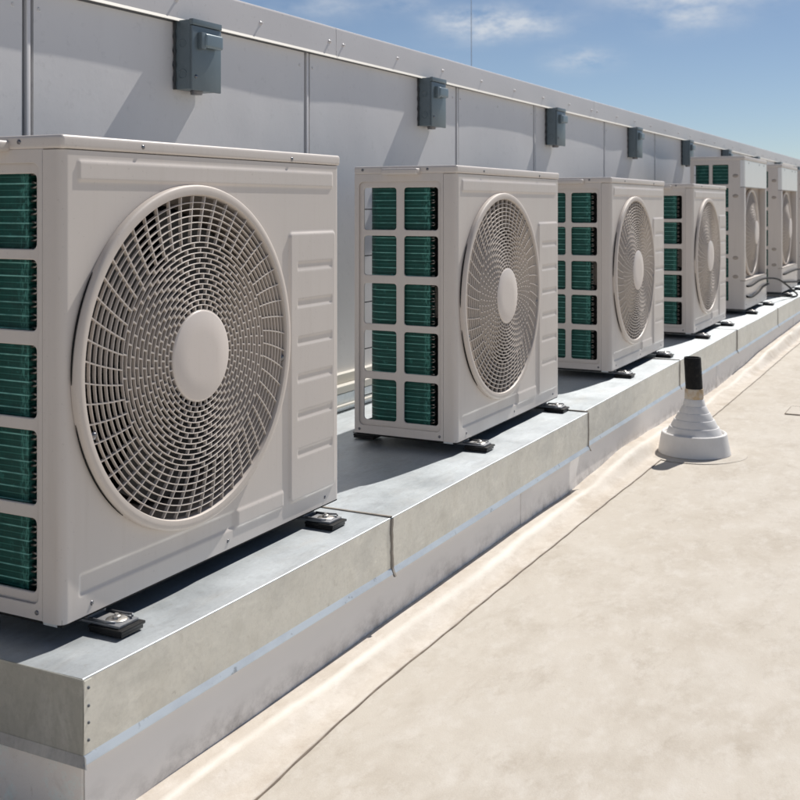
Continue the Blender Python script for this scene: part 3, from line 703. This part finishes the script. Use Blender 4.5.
def make_unit():
    W, H, D = 0.94, 0.8474, 0.355; CX, CZ, RO = 0.3590, 0.4262, 0.3395
    t = empty('air_conditioner', (0, 0, 0))
    def hf(x, z):
        h = 0.0027 * sstep(-sdrr(x, z, 0.036, 0.908, 0.766, 0.806, 0.005) / 0.005)
        h += 0.0050 * sstep(-sdrr(x, z, 0.710, 0.918, 0.042, 0.664, 0.014) / 0.0055)
        for zc in (0.584, 0.498, 0.411, 0.325, 0.239, 0.152):
            h -= 0.0020 * sstep(-sdrr(x, z, 0.742, 0.898, zc - 0.0105, zc + 0.0105, 0.003) / 0.0038)
        h -= 0.0030 * sstep(-sdrr(x, z, 0.042, 0.690, 0.041, 0.081, 0.004) / 0.005) * (1 - 2 * sstep((x - 0.495) / 0.02))
        return h
    # finer than the general step where it matters: the sheet carries every pressing
    wrap_sheet('front_panel', t, W, 0.004, 0.8215, 0.0445, 0.03, 0.014, hf, hole=(CX, CZ, 0.331), step=0.0030)
    bm = nb()
    box(bm, -0.0022, W + 0.0022, -0.0022, D + 0.002, 0.8225, H, bev=0.0075, seg=4); link('top_cover', bm, M['case'], t, angle=60)
    RY = Matrix(((0, 0, -1, 0), (1, 0, 0, 0), (0, 1, 0, 0), (0, 0, 0, 1)))      # (y, z, n) -> world: XY plane -> YZ plane, normal -X
    rowsz = [(0.646, 0.783), (0.503, 0.632), (0.350, 0.482), (0.199, 0.333), (0.046, 0.180)]
    holes = [rrect(a, b, z0, z1, 0.012) for z0, z1 in rowsz for a, b in ((0.064, 0.186), (0.208, 0.328))]
    plate('side_frame', [(0.0465, 0.006), (D - 0.0005, 0.006), (D - 0.0005, 0.822), (0.0465, 0.822)], [rrect(0.053, 0.341, 0.030, 0.800, 0.016)], Matrix.Translation((0.0018, 0, 0)) @ RY, M['case'], t, 0.0006, 0.0012)
    plate('coil_guard', rrect(0.050, 0.344, 0.026, 0.803, 0.014), holes, Matrix.Translation((0.0105, 0, 0)) @ RY, M['case'], t, 0.0012, 0.0024)
    # back corner post, back rails and guard wires
    bx('corner_post', M['case'], t, 0.0005, 0.016, D - 0.003, D, 0.006, 0.822, bev=0.001)
    bm = nb(); box(bm, 0.017, W - 0.0005, D - 0.003, D, 0.79, 0.822); box(bm, 0.017, W - 0.0005, D - 0.003, D, 0.006, 0.032); box(bm, 0.62, W - 0.0005, D - 0.0025, D - 0.0005, 0.033, 0.789); link('back_panel', bm, M['case'], t)
    bm = nb()
    for zq in [0.1135 + 0.1497 * k for k in range(5)]: tube(bm, [(0.012, D - 0.006, zq), (0.62, D - 0.006, zq)], 0.0017, 6)
    for xq in [0.16, 0.31, 0.46]: tube(bm, [(xq, D - 0.009, 0.02), (xq, D - 0.009, 0.80)], 0.0017, 6)
    link('guard_wires', bm, M['wire'], t, smooth=True)
    bx('right_panel', M['case'], t, W - 0.004, W - 0.001, 0.031, D - 0.004, 0.006, 0.821)
    link('coil', coil_mesh(0.101, 0.018, 0.800, 0.330, 0.60), M['coil'], t, angle=30)
    bm = nb()
    for k in range(33):
        zq = 0.0235 * (k + 1) + 0.004
        tube(bm, [(0.030, 0.102, zq), (0.030, 0.090, zq + 0.001), (0.031, 0.086, zq + 0.005), (0.032, 0.090, zq + 0.009), (0.032, 0.102, zq + 0.010)], 0.0024, 6)
    link('tube_bends', bm, M['bend'], t, smooth=True)
    bm = nb(); box(bm, 0.022, 0.64, 0.0625, 0.0665, 0.018, 0.80); link('coil_end_plate', bm, M['inside'], t)
    bx('interior_divider', M['inside'], t, 0.64, 0.645, 0.05, D - 0.03, 0.012, 0.80)
    bx('coil_blackout', M['inside'], t, 0.100, 0.61, 0.284, 0.288, 0.013, 0.80)  # added dark sheet: hides the lit back coil, keeps grille gaps black
    bx('inner_blackout', M['inside'], t, 0.0635, 0.0665, 0.068, 0.262, 0.013, 0.80)  # second added dark sheet, blacks out the side coil behind the grille
    bx('base_pan', M['inside'], t, 0.004, W - 0.004, 0.004, D - 0.004, -0.001, 0.012)
    bx('base_lip', M['galv'], t, 0.002, 0.0035, 0.014, 0.045, -0.001, 0.006)
    bm = nb(); box(bm, -0.030, 0.002, 0.121, 0.246, 0.8195, 0.8395, bev=0.007, seg=4); link('handle', bm, M['case'], t, angle=60)
    grille(t, CX, CZ, 0.002, RO)
    for x, z in ((0.073, 0.021), (0.479, 0.021), (0.872, 0.021)): head(t, (x, 0.0005, z))
    for x, z in ((0.207, 0.834), (0.722, 0.831)): head(t, (x, -0.0022, z))
    for y, z in ((0.098, 0.836), (0.325, 0.836)): head(t, (-0.0022, y, z), 'x')
    for y, z in ((0.058, 0.018), (0.338, 0.018)): head(t, (0.0, y, z), 'x')
    for a in (200, 352): head(t, (CX + 0.311 * math.cos(R(a)), -0.012, CZ + 0.311 * math.sin(R(a))), r=0.005)
    mounts(t, W, D)
    return t
UG = 'outdoor units with one round fan standing in a row on the curb'
ulab = ['nearest and largest beige outdoor unit, cut off by the left edge of the photo', 'second beige outdoor unit from the left, its side grid showing ten green openings',
        'third beige outdoor unit from the left, between the second unit and the fourth', 'fourth and smallest looking low beige unit, just left of the tall ones']
def fix_plate(t):
    pass
u = make_unit()
# the end plate must leave the fan open: keep only the strip beside the coil
for o in [q for q in bpy.data.objects if q.parent == u and q.name.startswith('coil_end_plate')]:
    bm = nb(); box(bm, 0.022, 0.060, 0.0625, 0.0665, 0.018, 0.80); me = bpy.data.meshes.new('coil_end_plate'); bm.to_mesh(me); bm.free(); me.materials.append(M['inside']); o.data = me
UX = [1.4285, 3.0747, 4.7079, 6.3212]
for i, x in enumerate(UX):
    o = u if i == 0 else copy_tree(u)
    o.location = (x, 0, 0); tag(o, ulab[i], 'outdoor unit', UG)

def make_tall():
    W, H, D = 0.94, 1.067, 0.372
    t = empty('air_conditioner', (0, 0, 0))
    wrap_sheet('front_panel', t, W, 0.004, 0.200, 0.03, 0.03, 0.010, lambda x, z: 0.0, step=0.03)
    wrap_sheet('top_front_panel', t, W, 0.8535, H - 0.028, 0.03, 0.03, 0.010, lambda x, z: 0.0, mat=M['cover'], step=0.03)
    # recessed fan bay between them
    bm = nb()
    box(bm, 0.0005, 0.052, 0.0015, 0.052, 0.202, 0.8515, bev=0.006); link('bay_jamb', bm, M['case'], t, angle=40)
    bm = nb(); box(bm, 0.890, W - 0.0005, 0.0015, 0.052, 0.202, 0.8515, bev=0.006); link('bay_jamb', bm, M['case'], t, angle=40)
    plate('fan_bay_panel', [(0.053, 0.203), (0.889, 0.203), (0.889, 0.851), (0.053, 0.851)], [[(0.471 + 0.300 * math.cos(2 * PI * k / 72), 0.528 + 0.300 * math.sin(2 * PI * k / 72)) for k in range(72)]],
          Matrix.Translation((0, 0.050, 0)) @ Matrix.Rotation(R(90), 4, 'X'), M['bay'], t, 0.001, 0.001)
    bx('top_cover', M['case'], t, -0.002, W + 0.002, -0.002, D + 0.002, H - 0.027, H, bev=0.007, seg=3, angle=60)
    RY = Matrix(((0, 0, -1, 0), (1, 0, 0, 0), (0, 1, 0, 0), (0, 0, 0, 1)))
    rz = [(0.058 + 0.1625 * k, 0.058 + 0.1625 * k + 0.140) for k in range(6)]
    holes = [rrect(a, b, z0, z1, 0.009) for z0, z1 in rz for a, b in ((0.108, 0.221), (0.241, 0.348))]
    plate('side_frame', [(0.0315, 0.006), (D - 0.0005, 0.006), (D - 0.0005, H - 0.028), (0.0315, H - 0.028)], holes, Matrix.Translation((0.0035, 0, 0)) @ RY, M['case'], t, 0.0012, 0.0022)
    for zq in (0.93, 0.79, 0.36, 0.23):
        bm = nb(); lathe(bm, [(0, 0.005), (0.007, 0.005), (0.011, 0.003), (0.014, 0)], 20, Matrix.Translation((0.001, 0.062, zq)) @ Matrix.Rotation(R(-90), 4, 'Y') @ Matrix.Scale(1.5, 4, (0, 1, 0)))
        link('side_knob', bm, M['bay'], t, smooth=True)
    bm = nb(); box(bm, 0.0, 0.018, D - 0.003, D, 0.006, H - 0.028); box(bm, 0.018, W, D - 0.003, D, H - 0.06, H - 0.028); box(bm, 0.018, W, D - 0.003, D, 0.006, 0.035); box(bm, 0.62, W - 0.0005, D - 0.0025, D - 0.0005, 0.036, H - 0.061); link('back_panel', bm, M['case'], t)
    bm = nb()
    for zq in [0.128 + 0.1625 * k for k in range(6)]: tube(bm, [(0.012, D - 0.006, zq), (0.62, D - 0.006, zq)], 0.0017, 6)
    link('guard_wires', bm, M['wire'], t, smooth=True)
    bx('right_panel', M['case'], t, W - 0.004, W - 0.001, 0.031, D - 0.004, 0.006, H - 0.028)
    link('coil', coil_mesh(0.100, 0.018, H - 0.04, 0.352, 0.60), M['coil'], t, angle=30)
    bx('interior_divider', M['inside'], t, 0.03, W - 0.02, 0.16, 0.165, 0.858, H - 0.03)
    bx('base_pan', M['inside'], t, 0.004, W - 0.004, 0.004, D - 0.004, -0.001, 0.012)
    grille(t, 0.471, 0.528, 0.046, 0.315, dome=0.040, hub_r=0.085)
    bm = nb(); box(bm, 0.053, 0.889, 0.002, 0.050, 0.2015, 0.2045); link('bay_sill', bm, M['case'], t)
    bm = nb(); box(bm, 0.053, 0.889, 0.002, 0.050, 0.8495, 0.8515); link('bay_head', bm, M['case'], t)
    for x, z in ((0.06, 0.035), (0.47, 0.035), (0.88, 0.035), (0.88, 0.10)): head(t, (x, 0.0, z))
    for x in (0.16, 0.60, 0.80): head(t, (x, 0.0, H - 0.045), r=0.006)
    mounts(t, W, D)
    return t
TG = 'tall outdoor units at the far end of the row'
tall = make_tall()
tlab = ['nearest tall outdoor unit with a shiny top panel, right of the low units', 'second tall outdoor unit, behind the looping black cable', 'last tall unit, a beige sliver at the right edge of the photo']
for i, x in enumerate((7.925, 9.635, 11.345)):
    o = tall if i == 0 else copy_tree(tall)
    o.location = (x, 0, 0); tag(o, tlab[i], 'outdoor unit', TG)

# ------------------------------------------------------------------ cables at the tall units
def cable(pts, label, r=0.0072):
    q = smooth_path(pts, 8); bm = nb(); o0 = q[0]
    tube(bm, [v - o0 for v in q], r, 10)
    o = link('cable', bm, M['cable'], smooth=True); o.location = o0; tag(o, label, 'cable', 'black cables at the tall units')
cable([(7.99, 0.004, 0.163), (8.02, -0.012, 0.160), (8.15, -0.014, 0.160), (8.45, -0.018, 0.178), (8.80, -0.022, 0.172), (9.10, -0.05, 0.145), (9.40, -0.075, 0.08), (9.62, -0.10, 0.015), (9.72, -0.112, -0.018), (9.55, -0.10, -0.021), (9.30, -0.03, 0.00), (9.12, 0.03, 0.012), (8.95, 0.08, -0.005), (8.89, 0.12, 0.0)],
      'upper black cable across the front of the nearest tall unit, looping on the curb')
cable([(7.985, 0.004, 0.094), (8.01, -0.012, 0.085), (8.15, -0.014, 0.078), (8.40, -0.014, 0.092), (8.60, -0.014, 0.118), (8.85, -0.012, 0.124), (8.93, 0.01, 0.12), (8.95, 0.08, 0.115)],
      'lower wavy black cable across the base of the nearest tall unit')
cable([(9.70, 0.004, 0.150), (9.74, -0.012, 0.150), (10.1, -0.016, 0.156), (10.5, -0.02, 0.152), (10.9, -0.04, 0.12), (11.3, -0.06, 0.02)],
      'upper black cable across the front of the second tall unit')
cable([(9.70, 0.004, 0.085), (9.74, -0.012, 0.083), (10.05, -0.014, 0.066), (10.4, -0.014, 0.045), (10.6, -0.012, 0.04), (10.62, 0.04, 0.04)],
      'lower black cable across the base of the second tall unit')

# ------------------------------------------------------------------ roof vent
vent = empty('vent_pipe', (4.6845, -0.361, ZG + 0.001), 'short black roof vent pipe in a stepped white rubber boot on the cream roof', 'vent')
def vl(name, prof, mat, seg=64, ang=35, jit=0.0):
    bm = nb(); lathe(bm, prof, seg)
    for v in bm.verts:
        a = math.atan2(v.co.y, v.co.x); f = 1 + jit * (math.sin(3 * a + v.co.z * 40) + 0.6 * math.sin(7 * a + 1.3))
        v.co.x *= f; v.co.y *= f
    return link(name, bm, mat, vent, angle=ang)
vl('flange', [(0, 0.0), (0.212, 0.0), (0.211, 0.0016), (0.206, 0.0024), (0, 0.0032)], M['deck'], jit=0.006)
vl('boot_skirt', [(0.148, 0.004), (0.1465, 0.010), (0.139, 0.050), (0.1325, 0.086), (0.129, 0.0885), (0.123, 0.0885), (0.120, 0.085), (0.1195, 0.079), (0.100, 0.079)], M['boot'], jit=0.002)
stp = []
z0 = 0.078
for r0, r1, za, zb in ((0.114, 0.102, 0.076, 0.112), (0.095, 0.083, 0.111, 0.142), (0.077, 0.066, 0.141, 0.170), (0.061, 0.050, 0.169, 0.198), (0.046, 0.0405, 0.197, 0.226)):
    stp += [(r0 + 0.001, za), (r0, za + 0.004), (r1, zb - 0.003), (r1 - 0.002, zb), (r1 - 0.005, zb + 0.0005)]
vl('boot_cone', stp, M['boot'], jit=0.004)
vl('foam_collar', [(0.037, 0.222), (0.0385, 0.230), (0.038, 0.262), (0.0365, 0.268), (0.030, 0.270)], M['foam'], jit=0.010)
bm = nb(); prof = [(0.026, 0.24), (0.0345, 0.262), (0.0350, 0.270), (0.0348, 0.393), (0.0335, 0.3985), (0.029, 0.3985), (0.0275, 0.393), (0.0275, 0.30), (0, 0.30)]
lathe(bm, prof, 48)
for v in bm.verts: v.co.x -= (v.co.z - 0.26) * 0.02; v.co.y += (v.co.z - 0.26) * 0.05; f = 1 + 0.008 * math.sin(v.co.z * 90 + math.atan2(v.co.y, v.co.x) * 3); v.co.x *= f; v.co.y *= f
link('pipe', bm, M['pipe'], vent, angle=40)

# patch welded on the roof at the right edge
bm = nb()
o_ = [(x, y) for x, y in rrect(0, 0.23, -0.42, 0, 0.012)]
a = [bm.verts.new((x, y, 0.0)) for x, y in o_]; b = [bm.verts.new((x, y, 0.0035)) for x, y in o_]
n = len(a)
for k in range(n): bm.faces.new((a[k], a[(k + 1) % n], b[(k + 1) % n], b[k]))
bm.faces.new(b)
pt = empty('membrane_patch', (5.755, -0.572, ZG + 0.001), 'thin pale rectangular roofing patch at the right edge of the photo', 'roof patch')
link('patch_sheet', bm, M['deck'], pt)
bm = nb(); rows = []
for k in range(n + 1):
    x, y = o_[k % n]; cx_, cy_ = x - 0.115, y + 0.21; 
    rows.append([bm.verts.new((x + (0.004 if cx_ > 0 else -0.004) * s_, y + (0.004 if cy_ > 0 else -0.004) * s_, h)) for s_, h in ((1, 0.0006), (0.2, 0.003), (-0.3, 0.0042))])
for a, b in zip(rows, rows[1:]):
    for k in range(2): bm.faces.new((a[k], a[k + 1], b[k + 1], b[k]))
link('edge_sealant', bm, M['seam'], pt)
